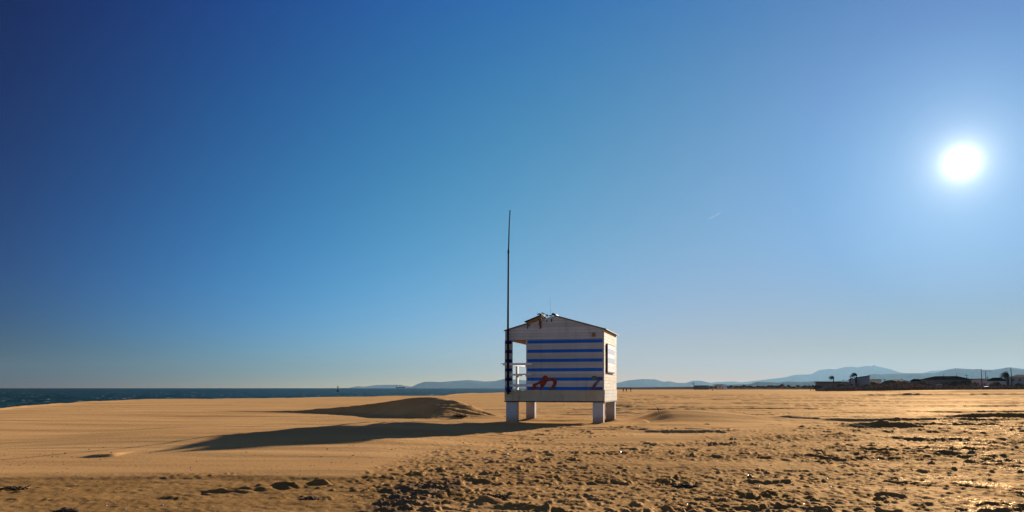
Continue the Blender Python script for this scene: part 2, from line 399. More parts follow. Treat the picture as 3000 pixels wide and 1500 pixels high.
Dd=[(2480,1137),(2510,1118),(2545,1098),(2560,1094.5),(2580,1096),(2590,1097),(2600,1094.5),(2640,1093.5),(2700,1093),(2745,1092),(2755,1088),(2775,1082),(2800,1078),(2850,1081),(2910,1083.5),(2930,1080),(2955,1076),(2975,1078),(3000,1081),(3080,1090),(3160,1096),(3260,1088),(3400,1100),(3600,1137)]
Ee=[(2020,1137),(2060,1131),(2100,1127),(2150,1126),(2198,1124),(2217,1118),(2252,1118),(2272,1120),(2311,1117),(2350,1118),(2408,1115),(2440,1116),(2500,1112),(2600,1114),(2700,1116),(2850,1112),(3000,1118),(3200,1126),(3300,1137)]
for nm,pts,d,w,s in (('far_headland',A,40000,3500,1),('coastal_mountains',B,29000,5000,2),('high_mountain',Cc,36000,5000,3),('near_mountains',Dd,18000,5000,4),('low_hills',Ee,11000,2500,5)):
    range_mesh(nm,pts,d,w,mt,s)

# ------------------------------------------------------------------ lifeguard hut
hut=empty('lifeguard_hut',HO,-HA,'white wooden lifeguard hut with blue stripes and broken roof on four concrete legs','beach hut')
FL=.95; W0=1.44; EV=4.12; APX=4.76
def leg(u0,u1,v0,v1): return MB().box((u0,v0,-.7),(u1,v1,FL)).build('leg',M['concrete'],hut,.012)
leg(.03,.54,.03,.40); leg(HW-.50,HW-.03,.03,.40); leg(.03,.47,HD-.40,HD-.03); leg(HW-.47,HW-.03,HD-.40,HD-.03)
# base skirt, four sides, of wide boards
s=MB()
for k,(za,zb) in enumerate(((.95,1.115),(1.12,1.275),(1.28,1.435))):
    p=.012+.004*k
    s.box((-.02,-p,za),(HW+.02,.02,zb)); s.box((-.02,HD-.02,za),(HW+.02,HD+p,zb))
    s.box((-.02-p,.02,za),(.0,HD-.02,zb)); s.box((HW,.0205,za),(HW+.02+p,HD-.0205,zb))
s.build('base_skirt',M['skirt'],hut)
MB().box((-.04,-.035,.90),(HW+.04,HD+.03,.945)).build('floor_edge',M['roofing'],hut)
box('floor',(.01,.025,1.30),(HW-.01,HD-.025,1.40),M['soffit'],hut)
BH=.1395
def roof_z(u): return EV+(APX-EV)*(1-abs(u-HW/2)/(HW/2))
def boards(u0,u1,v,sgn,z0,z1,stripes=True,mat=('white','blue'),jitter=.0,top=None,clip=None,name='wall',split=0,off=0):
    """lapped boards in the front/back plane (v const)"""
    b=MB(); k=0; z=z0
    while z<z1-.01:
        za,zb=z,min(z+BH,z1)
        mi=1 if (stripes and (k+off)%3==0 and z<3.70) else 0
        j=random.uniform(-jitter,jitter)
        a0,a1=u0,u1
        if top:      # board ends follow the gable
            t=min(1,(roof_z(HW/2)-zb)/(APX-EV))
            if zb>EV: a0=max(u0,HW/2-(APX-zb)/(APX-EV)*HW/2-.02); a1=min(u1,HW/2+(APX-zb)/(APX-EV)*HW/2+.02)
        lo,hi=v-sgn*(.016+j),v-sgn*(.006+j)
        inn=v+sgn*.02
        if top and zb>EV-.001:
            c0=max(u0,HW/2-(APX-za)/(APX-EV)*HW/2-.01); c1=min(u1,HW/2+(APX-za)/(APX-EV)*HW/2+.01)
        else: c0,c1=a0,a1
        vs=[(c0,lo,za+.006),(c1,lo,za+.006),(a1,hi,zb),(a0,hi,zb),(c0,inn,za+.006),(c1,inn,za+.006),(a1,inn,zb),(a0,inn,zb)]
        b.add(vs,[(0,1,2,3),(5,4,7,6),(0,4,5,1),(3,2,6,7),(1,5,6,2),(0,3,7,4)],mi)
        # dark batten behind the lap gap
        z+=BH; k+=1
    return b
b=boards(1.0,HW-.045,0,1,W0,3.70); b.box((1.0,.02,W0),(HW-.045,.05,3.70),0)
b.build('front_wall',[M['white'],M['blue']],hut)
b=boards(.0,HW,0,1,3.705,APX-.02,stripes=False,top=True); b.build('gable',[M['white']],hut)
MB().prism([(.05,3.72),(HW-.05,3.72),(HW-.05,EV-.02),(HW/2,APX-.05),(.05,EV-.02)],1,.021,.04).build('gable_light_stop',M['dark'],hut)  # unseen dark panel added to stop sun leaking between the gable boards
# corner trim
box('corner_trim',(HW-.045,-.028,W0),(HW+.018,.045,EV),M['white'],hut,.004)
# corner panel by the porch, with the stripes carried round
b=boards(.0,.335,0,1,W0,3.70); b.box((0,.02,W0),(.335,.07,3.70)); b.box((-.02,0,W0),(-.0005,.32,3.70),0)
b.build('corner_panel',[M['white'],M['blue']],hut)
box('door_jamb',(.985,-.02,W0),(1.035,.09,3.70),M['white'],hut)
# right side wall, staggered bleached boards
b=MB(); z=W0; k=0
while z<EV-.02:
    zb=min(z+BH,EV-.01); cuts=[.02]; 
    p=random.uniform(.9,2.2)
    while p<HD-.5: cuts.append(p); p+=random.uniform(.9,1.8)
    cuts.append(HD-.02)
    for a,c in zip(cuts,cuts[1:]):
        if z+BH>2.26 and z<3.50 and a<3.0 and c>.63:   # keep boards behind the shutter too
            pass
        j=random.uniform(0,.005)
        b.box((HW-.03,a+.004,z+.007),(HW+.008+j,c-.004,zb),0)
    z+=BH; k+=1
b.box((HW-.05,.05,W0),(HW-.031,HD-.05,EV),0)
b.build('side_wall',[M['side']],hut)
b=boards(1.0,HW,HD,-1,W0,3.70); b.build('back_wall',[M['white'],M['blue']],hut)
b=boards(0,HW,HD,-1,3.705,APX-.02,stripes=False,top=True); b.build('back_gable',[M['white']],hut)
box('porch_wall',(.98,.09,W0),(1.02,HD-.02,3.70),M['white'],hut)
box('porch_post',(.0,HD-.14,W0),(.14,HD-.003,3.70),M['rail'],hut,.006)
b=MB()
for i in range(20): b.box((.0,.03+i*.207,3.715),(1.02,.03+i*.207+.198,3.74))
b.build('porch_ceiling',M['soffit'],hut)
b=MB().box((.0,.09,3.705),(.06,HD-.05,4.10)); b.build('left_eave_board',M['white'],hut)
box('inner_ceiling',(1.03,.06,3.72),(HW-.06,HD-.05,3.75),M['soffit'],hut)
# roof slopes
def slope(u0,u1,mat,name,v0=-.10,v1=HD+.10,th_=.035,lift=0,extra=None):
    b=MB(); za,zb=roof_z(u0)+.012+lift,roof_z(u1)+.012+lift
    b.add([(u0,v0,za),(u1,v0,zb),(u1,v1,zb),(u0,v1,za),(u0,v0,za+th_),(u1,v0,zb+th_),(u1,v1,zb+th_),(u0,v1,za+th_)],
          [(0,3,2,1),(4,5,6,7),(0,1,5,4),(1,2,6,5),(2,3,7,6),(3,0,4,7)])
    return b.build(name,mat,hut)
slope(-.04,1.02,M['roofing'],'roof')
slope(HW/2+.02,HW+.12,M['roofing'],'roof')
slope(1.025,HW/2-.3,M['roofing'],'roof',v0=1.1)
# torn piece, lifted clear of the gable, with the bare batten under it
t=MB()
t.add([(.93,-.14,4.50),(1.72,-.10,4.80),(1.70,1.05,4.78),(.98,1.05,4.46),(.93,-.14,4.53),(1.72,-.10,4.84),(1.70,1.05,4.82),(.98,1.05,4.50)],
      [(0,3,2,1),(4,5,6,7),(0,1,5,4),(1,2,6,5),(2,3,7,6),(3,0,4,7)])
torn=t.build('torn_roof_sheet',M['roofing'],hut)
t=MB(); t.add([(1.08,-.06,4.40),(1.70,-.06,4.62),(1.70,-.06,4.785),(1.05,-.06,4.51),(1.08,.0,4.40),(1.70,.0,4.62),(1.70,.0,4.785),(1.05,.0,4.51)],
      [(0,1,2,3),(5,4,7,6),(0,4,5,1),(3,2,6,7),(1,5,6,2),(0,3,7,4)])
t.build('bare_batten',M['soffit'],hut)
# shredded roofing by the ridge
def shard(c,size,mat,seed,name='torn_shred'):
    rr=random.Random(seed); b=MB(); n=5
    for k in range(4):
        o=Vector(c)+Vector([rr.uniform(-1,1)*size*.8,rr.uniform(-.5,1)*size,rr.uniform(-.5,.6)*size*.5])
        Mx=Matrix.Translation(o)@Euler((rr.uniform(-.7,.7),rr.uniform(-.7,.7),rr.uniform(-1,1))).to_matrix().to_4x4()
        l,w=size*rr.uniform(.5,1.1),size*rr.uniform(.2,.6)
        b.add([Mx@Vector(p) for p in ((-l/2,-w/2,0),(l*.3,-w/2,0),(l/2,w*.1,.0),(0,w/2,0),(-l/2,-w/2,.012),(l*.3,-w/2,.012),(l/2,w*.1,.012),(0,w/2,.012))],
              [(0,3,2,1),(4,5,6,7),(0,1,5,4),(1,2,6,5),(2,3,7,6),(3,0,4,7)])
    b.build(name,mat,hut)
shard((1.55,-.06,4.83),.20,M['rust'],2); shard((1.85,-.02,4.82),.20,M['roofing'],3); shard((2.02,.0,4.75),.16,M['roofing'],4)
shard((1.75,-.05,4.60),.18,M['rust'],5); shard((1.76,.10,4.72),.10,M['insul'],6,'loose_insulation'); shard((1.95,.10,4.68),.11,M['insul'],8,'loose_insulation')
shard((1.15,-.06,4.36),.10,M['rust'],9); shard((2.2,.0,4.80),.12,M['rust'],11)
# rust run and slots on the gable
MB().prism([(1.56,4.42),(1.62,4.25),(1.55,4.20),(1.70,4.20),(1.70,4.55),(1.60,4.58)],1,-.024,-.017).build('rust_stain',M['rust'],hut)
box('vent_slot',(2.13,-.026,4.50),(2.18,-.016,4.63),M['dark'],hut); box('vent_slot',(1.93,-.026,4.48),(1.96,-.016,4.58),M['dark'],hut)
box('bracket',(1.04,-.03,4.20),(1.075,-.012,4.40),M['dark'],hut)
# ridge cap and aerial
MB().tube([(HW/2-.02,-.08,4.83),(HW/2-.02,1.0,4.83)],.055,8).build('ridge_cap',M['roofing'],hut)
MB().tube([(2.12,.05,4.72),(2.09,.05,5.1),(2.07,.05,5.62)],[.007,.004,.003],6).build('aerial',M['pole'],hut)
# wall lamp
l=MB().box((3.97,-.05,3.79),(4.13,-.016,3.97)).build('wall_lamp',M['lamp'],hut,.01)
box('lamp_lens',(4.0,-.058,3.82),(4.10,-.0505,3.93),M['soffit'],l)
# shutter on the side
sh=MB()
z=2.27; k=0
while z<3.49:
    sh.box((HW+.03,.66,z),(HW+.085,2.97,min(z+.20,3.49)),1 if k in (2,4) else 0); z+=.2055; k+=1
so=sh.build('shutter',[M['shutter'],M['shutter_blue']],hut)
fr=MB()
fr.box((HW+.009,.62,2.22),(HW+.084,.658,3.52)); fr.box((HW+.009,.6585,2.215),(HW+.078,3.0,2.265)); fr.box((HW+.009,.6585,3.4925),(HW+.084,3.0,3.525)); fr.box((HW+.009,2.972,2.266),(HW+.08,3.005,3.492))
fr.build('shutter_shaded_edge',M['dark'],so)  # near-black strips paint the shaded thickness and underside of the shutter
# porch railing: front rails lap over the wall, side rails run back
def rail(name,a,b_): return box(name,a,b_,M['rail'],hut,.006)
rail('top_rail',(-.08,-.11,2.56),(1.27,-.035,2.66)); rail('middle_rail',(.12,-.10,2.10),(1.22,-.035,2.18)); rail('bottom_rail',(.12,-.10,1.60),(1.30,-.035,1.71))
rail('top_rail',(-.05,.08,2.58),(.03,HD-.15,2.68)); rail('middle_rail',(-.03,.08,2.12),(.03,HD-.15,2.21)); rail('bottom_rail',(-.03,.08,1.60),(.03,HD-.15,1.71))
rail('rail_post',(-.02,1.95,W0),(.07,2.2,2.57)); rail('rail_post',(.32,HD-.10,W0),(.55,HD-.03,2.57)); rail('back_rail',(.15,HD-.09,2.58),(.975,HD-.03,2.68)); rail('back_rail',(.15,HD-.088,2.10),(.975,HD-.03,2.18)); 
MB().tube([(-.18,-.07,2.635),(-.05,-.07,2.635)],.014,6).build('hook',M['pole'],hut)
# graffiti, sprayed shapes traced as thin paint
def spray(pts,name,mat,d=.019):
    q=[]
    for x,y in pts:
        px=1460+x/6.44; py=1060+y/6.44
        u=(px-1479.5)/64.2; q.append((u,1.5+(1137-py)*.01535))
    q=q[::-1]
    # triangulate for a clean concave face
    bm=bmesh.new(); vs=[bm.verts.new((a,-d,b_)) for a,b_ in q]; f=bm.faces.new(vs)
    r=bmesh.ops.extrude_face_region(bm,geom=[f]); 
    for v in [e for e in r['geom'] if isinstance(e,bmesh.types.BMVert)]: v.co.y-=.0025
    bmesh.ops.triangulate(bm,faces=bm.faces); bmesh.ops.recalc_face_normals(bm,faces=bm.faces)
    me=bpy.data.meshes.new(name); bm.to_mesh(me); bm.free(); me.materials.append(mat)
    o=bpy.data.objects.new(name,me); COL.objects.link(o); o.parent=hut; return o
spray([(630,515),(636,430),(680,398),(760,370),(830,310),(858,262),(880,243),(905,248),(930,255),(960,290),(1080,300),(1112,335),(1122,370),(1100,430),(1070,480),(1030,515),(960,515),(1020,450),(1050,390),(1045,360),(1010,345),(940,358),(890,430),(835,500),(820,515),(770,515),(810,440),(795,402),(770,408),(715,450),(722,462),(770,440),(740,490),(700,515)],'graffiti',M['graffiti'])
def px3(x,y): return (x/3.067*6.44-20*6.44, (y/3.067+860-1060)*6.44)   # crop of the whole hut -> crop used above
spray([px3(*p) for p in ((880,858),(925,800),(955,770),(960,758),(905,752),(930,742),(1000,744),(1000,768),(980,772),(935,830),(925,842),(990,836),(1000,858))],'graffiti',M['graffiti_plum'])
spray([px3(*p) for p in ((900,748),(912,738),(935,736),(948,750),(940,766),(915,770),(903,762))],'graffiti',M['graffiti_green'],.023)

# flag pole, clamped to the porch corner
fp=empty('flagpole',HO+Vector((.13,-.17,0)),-HA,'tall thin dark flagpole without a flag, clamped to the porch corner of the beach hut','flagpole')
g=MB(); g.tube([(0,0,1.25),(0,0,4.2),(.022,0,7.72)],[.052,.048,.038],10); g.build('lower_pole',M['pole'],fp)
MB().tube([(.022,0,7.70),(.06,0,9.0),(.095,0,9.52)],[.030,.026,.024],8).build('upper_pole',M['pole'],fp)
MB().tube([(.0205,0,7.62),(.022,0,7.78)],.046,10).build('collar',M['pole'],fp)
MB().tube([(.095,0,9.52),(.095,0,9.55)],.034,8).build('cap',M['pole'],fp)
for z in (3.60,3.19,2.77,2.36,1.93,1.40):
    b=MB(); b.box((-.11,.055,z-.055),(.12,.085,z+.055)); b.box((-.075,-.065,z-.035),(.075,.055,z+.035)); b.build('clamp',M['pole'],fp,.006)
MB().tube([(-.005,-.07,1.6),(-.01,-.075,4.4)],.012,6).build('halyard',M['pole'],fp)

# ------------------------------------------------------------------ debris on the sand
wood=simple('driftwood',(.42,.36,.28),.8,.3,20); twig=simple('dry_twig',(.09,.06,.035),.85,.4,20)
def put(px,depth): x=X(px,depth); return x,depth,TZ(x,depth)
x,y,z=put(2535,29.8)
st=MB().tube([(-.30,.30,.13),(-.08,.1,.12),(.12,-.05,.05),(.24,-.16,.02)],[.010,.014,.014,.010],7).build('driftwood_stick',wood,None,loc=(x,y,z)); MBb=None
tag(st,'pale bent driftwood stick leaning on the low dark sand mound at right','driftwood')
br=MB().tube([(-.02,0,.02),(.10,.04,.07),(.2,.05,.14)],[.008,.006,.003],6).build('side_branch',wood,st)
x,y,z=put(1928,38.3)
pl=MB().tube([(.06,0,-.03),(.0,0,.10),(-.08,.0,.22)],[.016,.012,.005],6).build('dead_plant',twig,None,loc=(x,y,z))
tag(pl,'small dead plant with spiky twigs on the crest of the sand drift beside the hut','plant')
for k in range(7):
    a=random.uniform(0,6.28); h0=random.uniform(.0,.16)
    MB().tube([(-.03*h0/.1,0,h0),(math.cos(a)*.10,math.sin(a)*.1,h0+random.uniform(.02,.1))],[.006,.002],5).build('twig',twig,pl)
def clump(name,px,depth,w,hh,n,label,cat,seed,mat=twig,sink=.01):
    rr=random.Random(seed); b=MB()
    for k in range(n):
        a=rr.uniform(0,6.28); c=Vector((max(-w*.35,min(w*.35,rr.gauss(0,w*.2))),max(-w*.2,min(w*.2,rr.gauss(0,w*.1))),abs(rr.gauss(0,hh*.35))))
        d=Vector((math.cos(a),math.sin(a)*.6,rr.uniform(-.3,.5)))*w*rr.uniform(.15,.45)
        b.tube([c-d*.5,c+Vector((0,0,rr.uniform(0,.03))),c+d*.5],[.006,.012,.004],5)
    x,y,z=put(px,depth); o=b.build(name,mat,None,loc=(x,y,z-sink)); return tag(o,label,cat)
clump('twig_pile',1352,39.6,.75,.22,110,'dark heap of twigs and dry weed at the right foot of the big dune','debris',21)
clump('weed_clump',2070,33,.35,.04,26,'little dark weed scrap on bare sand right of the hut drift','seaweed',24)
clump('weed_clump',1450,11.1,.5,.05,40,'tangled dark weed scrap in the middle foreground','seaweed',25)
clump('weed_clump',2755,44.5,.6,.10,40,'dark weed scrap lying between the two low mounds at right','seaweed',26)

clump('weed_clump',190,10.1,.42,.05,60,'dark tangled weed scrap near the bottom left corner of the beach','seaweed',31)
clump('weed_clump',40,12.4,.50,.04,50,'weed scrap at the left edge just below the smooth sand lip','seaweed',32)
clump('weed_clump',905,11.3,.34,.04,46,'weed scrap in the foreground left of the churned dark patch','seaweed',33)
clump('weed_clump',2010,12.6,.5,.05,50,'weed scrap in the foreground below and right of the hut','seaweed',34)
# shells and pebbles: uncountable litter on the damp ground
def litter(name,n,mats,seed,ulo,uhi,ylo,yhi,size,wfun):
    rr=np.random.RandomState(seed)
    y=np.exp(rr.uniform(math.log(ylo),math.log(yhi),n)); u=rr.uniform(ulo,uhi,n); x=u*y
    keep=rr.uniform(size=n)<wfun(x,y,u); x=x[keep];y=y[keep]; z=terrain(x,y); n=len(x)
    s=size*(.4+rr.exponential(.6,n)); s=np.clip(s,0,size*3)*np.clip(y/14,.9,2)
    base=np.array([(1,0,0),(.3,.9,0),(-.8,.6,0),(-.8,-.6,0),(.3,-.9,0),(0,0,.75),(0,0,-.4)])
    tri=[(0,1,5),(1,2,5),(2,3,5),(3,4,5),(4,0,5)]
    co=np.zeros((n,7,3)); a=rr.uniform(0,6.28,n)
    for k,bv in enumerate(base):
        jit=1+rr.uniform(-.3,.3,n)
        bx,by=bv[0]*jit*1.3,bv[1]*jit
        co[:,k,0]=x+s*(bx*np.cos(a)-by*np.sin(a)); co[:,k,1]=y+s*(bx*np.sin(a)+by*np.cos(a)); co[:,k,2]=z+s*bv[2]*jit*.8-.002
    fs=[tuple(i*7+q for q in t) for i in range(n) for t in tri]
    me=bpy.data.meshes.new(name); me.from_pydata(co.reshape(-1,3).tolist(),[],fs)
    for m in mats: me.materials.append(m)
    if len(mats)>1:
        for i,p in enumerate(me.polygons): p.material_index=(i//5)%len(mats)
    o=bpy.data.objects.new(name,me); COL.objects.link(o); return tag(o,kind='stuff')
shell=simple('shell',(.62,.55,.48),.35,.3,30,spec=.6); dk=simple('dark_pebble',(.10,.075,.055),.7,.4,30)
litter('shell_litter',9000,[shell,dk,dk,dk],5,-.2,.68,8.8,24,.007,lambda x,y,u:.10+.9*ss(.25,.6,u)*ss(.4,.6,fbm(x*.22,y*.16,231,3)))
litter('pebble_litter',5000,[dk,dk,dk,dk,shell],6,-.7,.5,8.8,20,.008,lambda x,y,u:.35+.65*ss(.45,.6,fbm(x*.4,y*.3,233,3)))

# ------------------------------------------------------------------ foliage helper
def leaves(name,mat,ellipsoids,n,size,parent=None,seed=0,loc=None):
    rr=random.Random(seed); vs=[];fs=[]
    for i in range(n):
        c,e=rr.choice(ellipsoids)
        while True:
            p=Vector((rr.uniform(-1,1),rr.uniform(-1,1),rr.uniform(-1,1)))
            if .25<p.length<1: break
        p=Vector((c[0]+p.x*e[0],c[1]+p.y*e[1],c[2]+p.z*e[2])); s=size*rr.uniform(.5,1.3)
        q=Euler((rr.uniform(0,6.28),rr.uniform(0,6.28),rr.uniform(0,6.28))).to_matrix()
        b=len(vs); vs+= [p+q@Vector(v)*s for v in ((-.5,-.25,0),(.1,-.4,.05),(.6,0,0),(.1,.4,.05),(-.5,.2,0))]; fs.append([b+k for k in range(5)])
    me=bpy.data.meshes.new(name); me.from_pydata([tuple(v) for v in vs],[],fs); me.materials.append(mat)
    o=bpy.data.objects.new(name,me); COL.objects.link(o); o.parent=parent
    if loc is not None: o.location=loc
    return o
def leafmat(name,col):
    m,nt,bs=new_mat(name); g=N(nt,'ShaderNodeNewGeometry').outputs['Random Per Island']
    nt.links.new(mixc(nt,g,tuple(c*.5 for c in col),tuple(c*1.4 for c in col)),bs.inputs['Base Color'])
    bs.inputs['Roughness'].default_value=1; bs.inputs['Specular IOR Level'].default_value=0; return m
lf=leafmat('tamarisk_leaf',(.17,.15,.09)); lfp=leafmat('palm_leaf',(.045,.06,.025)); lfd=leafmat('scrub_leaf',(.26,.185,.13))
bark=simple('bark',(.09,.06,.04),.9,.3,4)

# ------------------------------------------------------------------ palms
def palm(px,depth,top_py,base_z,r_crown,label,seed,trunk_r=.28,blow=(-1,0),nf=22):
    x=X(px,depth); H=Z(top_py,depth)-base_z
    t=empty('palm_tree',(x,depth,base_z),0,label,'palm tree')
    MB().tube([(0,0,-1),(.05,0,H*.4),(-.05,0,H*.75),(0,0,H-r_crown*.35)],[trunk_r*1.3,trunk_r,trunk_r*.9,trunk_r],9).build('trunk',bark,t)
    rr=random.Random(seed)
    for k in range(nf):
        a=rr.uniform(0,6.28); el=rr.uniform(-.3,1.2)
        d=Vector((math.cos(a)*math.cos(el)*.75-.75,math.sin(a)*math.cos(el),math.sin(el)*.55)); L=r_crown*rr.uniform(.75,1.15)
        b=MB(); p=Vector((0,0,H-r_crown*.35)); pts=[p.copy()]
        dd=d.normalized()
        for s_ in range(6):
            dd=(dd+Vector((-.10,0,-.26))).normalized(); p=p+dd*L/6; pts.append(p.copy())
        side=dd.cross(Vector((0,0,1))).normalized()
        vs=[];fs=[]
        for i,q in enumerate(pts[1:],1):     # leaflets along the midrib
            w=L*.26*math.sin(math.pi*(i/7)**.7)
            for sg in (-1,1):
                b0=len(vs); vs+= [q-dd*.02,q+dd*L*.10,q+side*sg*w+Vector((0,0,-w*.5))+dd*L*.10]; fs.append((b0,b0+1,b0+2))
        b.add(vs,fs); b.tube(pts,[.05]*4+[.03]*3,4)
        b.build('frond',lfp,t,fix=False)
    return t
VD=400.
palm(2442,VD,1098,.2,2.6,'shorter palm with a windswept crown, left of the pair by the pitched grey house',1)
palm(2509,VD,1090,.2,3.0,'taller palm with a windswept crown, right of the pair by the pitched grey house',2)
palm(2953,360,1087,.2,3.6,'thick-trunked palm bent by the wind in front of the grey house at the right edge',3,.42,nf=30)

# ------------------------------------------------------------------ village
wallm={k:simple('render_'+k,c,.9,.15,.6,dirt=tuple(v*.8 for v in c)) for k,c in dict(grey=(.40,.36,.35),lilac=(.38,.31,.32),pale=(.58,.52,.46),brown=(.26,.19,.16),blue=(.32,.30,.33)).items()}
roofm={k:simple('roof_'+k,c,.95,.3,1.2,spec=.03) for k,c in dict(tile=(.055,.028,.02),dark=(.03,.022,.022),olive=(.06,.06,.04),grey=(.05,.05,.055)).items()}
glass=simple('window_glass',(.03,.035,.04),.15,.1,1,spec=.8); framew=simple('window_frame_paint',(.4,.38,.36),.6,.1,2)
def face(px): return -math.atan((px-1500)/F)
def house(label,px0,px1,depth,py_eave,roof,wm,rm,dv=9,nwin=3,door=.5,base=.0,py_top=None,cat='house',rz=0,ovh=.5,win_w=1.2,win_h=1.1,floors=1):
    x0,x1=X(px0,depth),X(px1,depth); w=x1-x0; h=Z(py_eave,depth)-base; top=(Z(py_top,depth)-base) if py_top else h+1
    t=empty('house',((x0+x1)/2,depth,base),face((px0+px1)/2)+rz,label,cat)
    b=MB(); hw=w/2
    if roof=='mono':
        b.prism([(-hw,-1),(hw,-1),(hw,top-.15),(-hw,h)],1,0,dv)
    elif roof=='gable':
        b.prism([(-hw,-1),(hw,-1),(hw,h),(0,top-.1),(-hw,h)],1,0,dv)
    else: b.box((-hw,0,-1),(hw,dv,h))
    b.build('wall',wallm[wm],t)
    r=MB(); o=ovh
    if roof=='flat': r.box((-hw-o,-o,h+.003),(hw+o,dv+o,h+.30))
    elif roof=='hip':
        i=min(w*.28,dv/2); r.add([(-hw-o,-o,h+.003),(hw+o,-o,h+.003),(hw+o,dv+o,h+.003),(-hw-o,dv+o,h+.003),(-hw+i,dv/2,top),(hw-i,dv/2,top)],[(0,3,2,1),(0,1,5,4),(1,2,5),(2,3,4,5),(3,0,4)])
    elif roof=='mono':
        r.prism([(-hw-o,h-.1),(hw+o,top+.0),(hw+o,top+.25),(-hw-o,h+.18)],1,-o,dv+o)
    elif roof=='gable':
        r.prism([(-hw-o,h-.12),(0,top),(hw+o,h-.12),(hw+o,h+.12),(0,top+.24),(-hw-o,h+.12)],1,-o,dv+o)
    ro=r.build('roof',roofm[rm],t)
    if roof=='hip' and w>12: MB().box((hw*.4,dv*.55,h+.2),(hw*.4+.7,dv*.55+.7,top+.6)).build('chimney',wallm['pale'],ro)
    if nwin:
        for fl in range(floors):
            zc=h*(fl+.55)/floors
            for k in range(nwin):
                xc=-hw+w*(k+.6)/(nwin+.2)
                if door and fl==0 and abs(xc-(-hw+w*door))<1.3: continue
                wi=MB().box((xc-win_w/2,-.03,zc-win_h/2),(xc+win_w/2,.05,zc+win_h/2)).build('window',glass,t)
                f=MB()
                for a,c in (((xc-win_w/2-.1,-.06,zc-win_h/2-.1),(xc+win_w/2+.1,.04,zc-win_h/2)),((xc-win_w/2-.1,-.06,zc+win_h/2),(xc+win_w/2+.1,.04,zc+win_h/2+.1)),((xc-win_w/2-.1,-.055,zc-win_h/2),(xc-win_w/2,.04,zc+win_h/2)),((xc+win_w/2,-.055,zc-win_h/2),(xc+win_w/2+.1,.04,zc+win_h/2))): f.box(a,c)
                f.build('frame',framew,wi)
    if door: 
        xd=-hw+w*door; d=box('door',(xd-.5,-.05,.05),(xd+.5,.05,2.1),roofm['dark'],t); box('handle',(xd+.35,-.10,1.0),(xd+.4,-.052,1.12),framew,d)
    return t
house('long low brown building with a dark flat overhanging roof, left end of the seaside village',2391,2457,VD,1120,'flat','brown','dark',nwin=5,door=.3,ovh=.9,dv=7)
house('low grey annexe joined behind the two palms, right of the flat roofed building',2459,2492,VD+6,1121,'flat','grey','dark',nwin=3,door=None,ovh=.2)
house('grey house with a steep single pitch roof rising to the right, beside the two palms',2505,2546,VD,1107,'mono','blue','tile',py_top=1101,nwin=2,door=.75,ovh=.3)
house('small tiled lean-to house under the taller palm, left of the single pitch house',2488,2504,VD-3,1113,'gable','lilac','tile',py_top=1108,nwin=1,door=None,ovh=.3)
house('low dark hut among bushes just right of the single pitch house',2549,2580,VD+20,1113,'flat','pale','dark',nwin=2,door=None,ovh=.3)
house('low brown house half hidden by scrub in the middle of the village',2598,2660,VD+30,1117,'hip','brown','dark',py_top=1112,nwin=3,door=None)
house('small dark roofed house between the scrub bank and the long house',2668,2700,VD+25,1117,'hip','brown','dark',py_top=1110,nwin=2,door=None)
house('longest house of the village, with a low brown hipped roof',2706,2836,VD+5,1112,'hip','brown','tile',py_top=1101.5,dv=13,nwin=6,door=.45,ovh=.9,base=.3)
house('flat olive roofed house right of the longest house',2838,2892,VD+15,1111,'flat','lilac','olive',nwin=3,door=None,ovh=.5,base=.3)
house('pale walled house with a brown tiled roof, left of the thick palm',2896,2944,VD-15,1116,'hip','pale','tile',py_top=1106,nwin=2,door=.7,base=.3)
house('tall grey two storey house at the right edge of the picture',2962,3035,VD-20,1104,'hip','grey','grey',py_top=1097,dv=10,nwin=4,door=None,base=.3,floors=2,ovh=.3)
house('grey flat roofed wing attached left of the two storey house at the right edge',2946,2961,VD-12,1107,'flat','grey','grey',dv=8,nwin=1,door=None,base=.3,ovh=.1)
# far beach bar and tents
house('tiny dark beach bar at the far left end of the distant treeline',2034,2075,800,1130,'flat','brown','dark',nwin=3,door=None,cat='beach bar',ovh=.3)
house('distant white hut with a dark flat roof in the treeline',2100,2118,800,1127,'flat','pale','dark',nwin=1,door=None,cat='hut',ovh=3.5)
wh=simple('white_canvas',(.85,.85,.83),.5,.05,1)
t=empty('tent',(X(2123,790),790,0),0,'tiny white tent right of the distant flat roofed hut','tent'); MB().add([(-2,-2,0),(2,-2,0),(2,2,0),(-2,2,0),(-2,-2,2.2),(2,-2,2.2),(2,2,2.2),(-2,2,2.2),(0,0,4)],[(0,1,5,4),(1,2,6,5),(2,3,7,6),(3,0,4,7),(4,5,8),(5,6,8),(6,7,8),(7,4,8)]).build('canvas',wh,t)
palm(2033,800,1122,.0,1.9,'lone tiny palm above the distant beach bar',5,.2,nf=14)
# ramp in front of the first building
rm=empty('access_ramp',(X(2412,388),388,0),0,'pale sloping ramp up to the long flat roofed building','ramp')
MB().prism([(-3.6,-.5),(3.6,-.5),(3.6,1.7),(-3.6,.15)],1,0,1.6).build('ramp_deck',simple('pale_ramp',(.42,.36,.30),.9,.15,2),rm)
MB().tube([(-3.4,-.05,.95),(3.5,-.05,2.5)],.05,6).build('handrail',framew,rm)

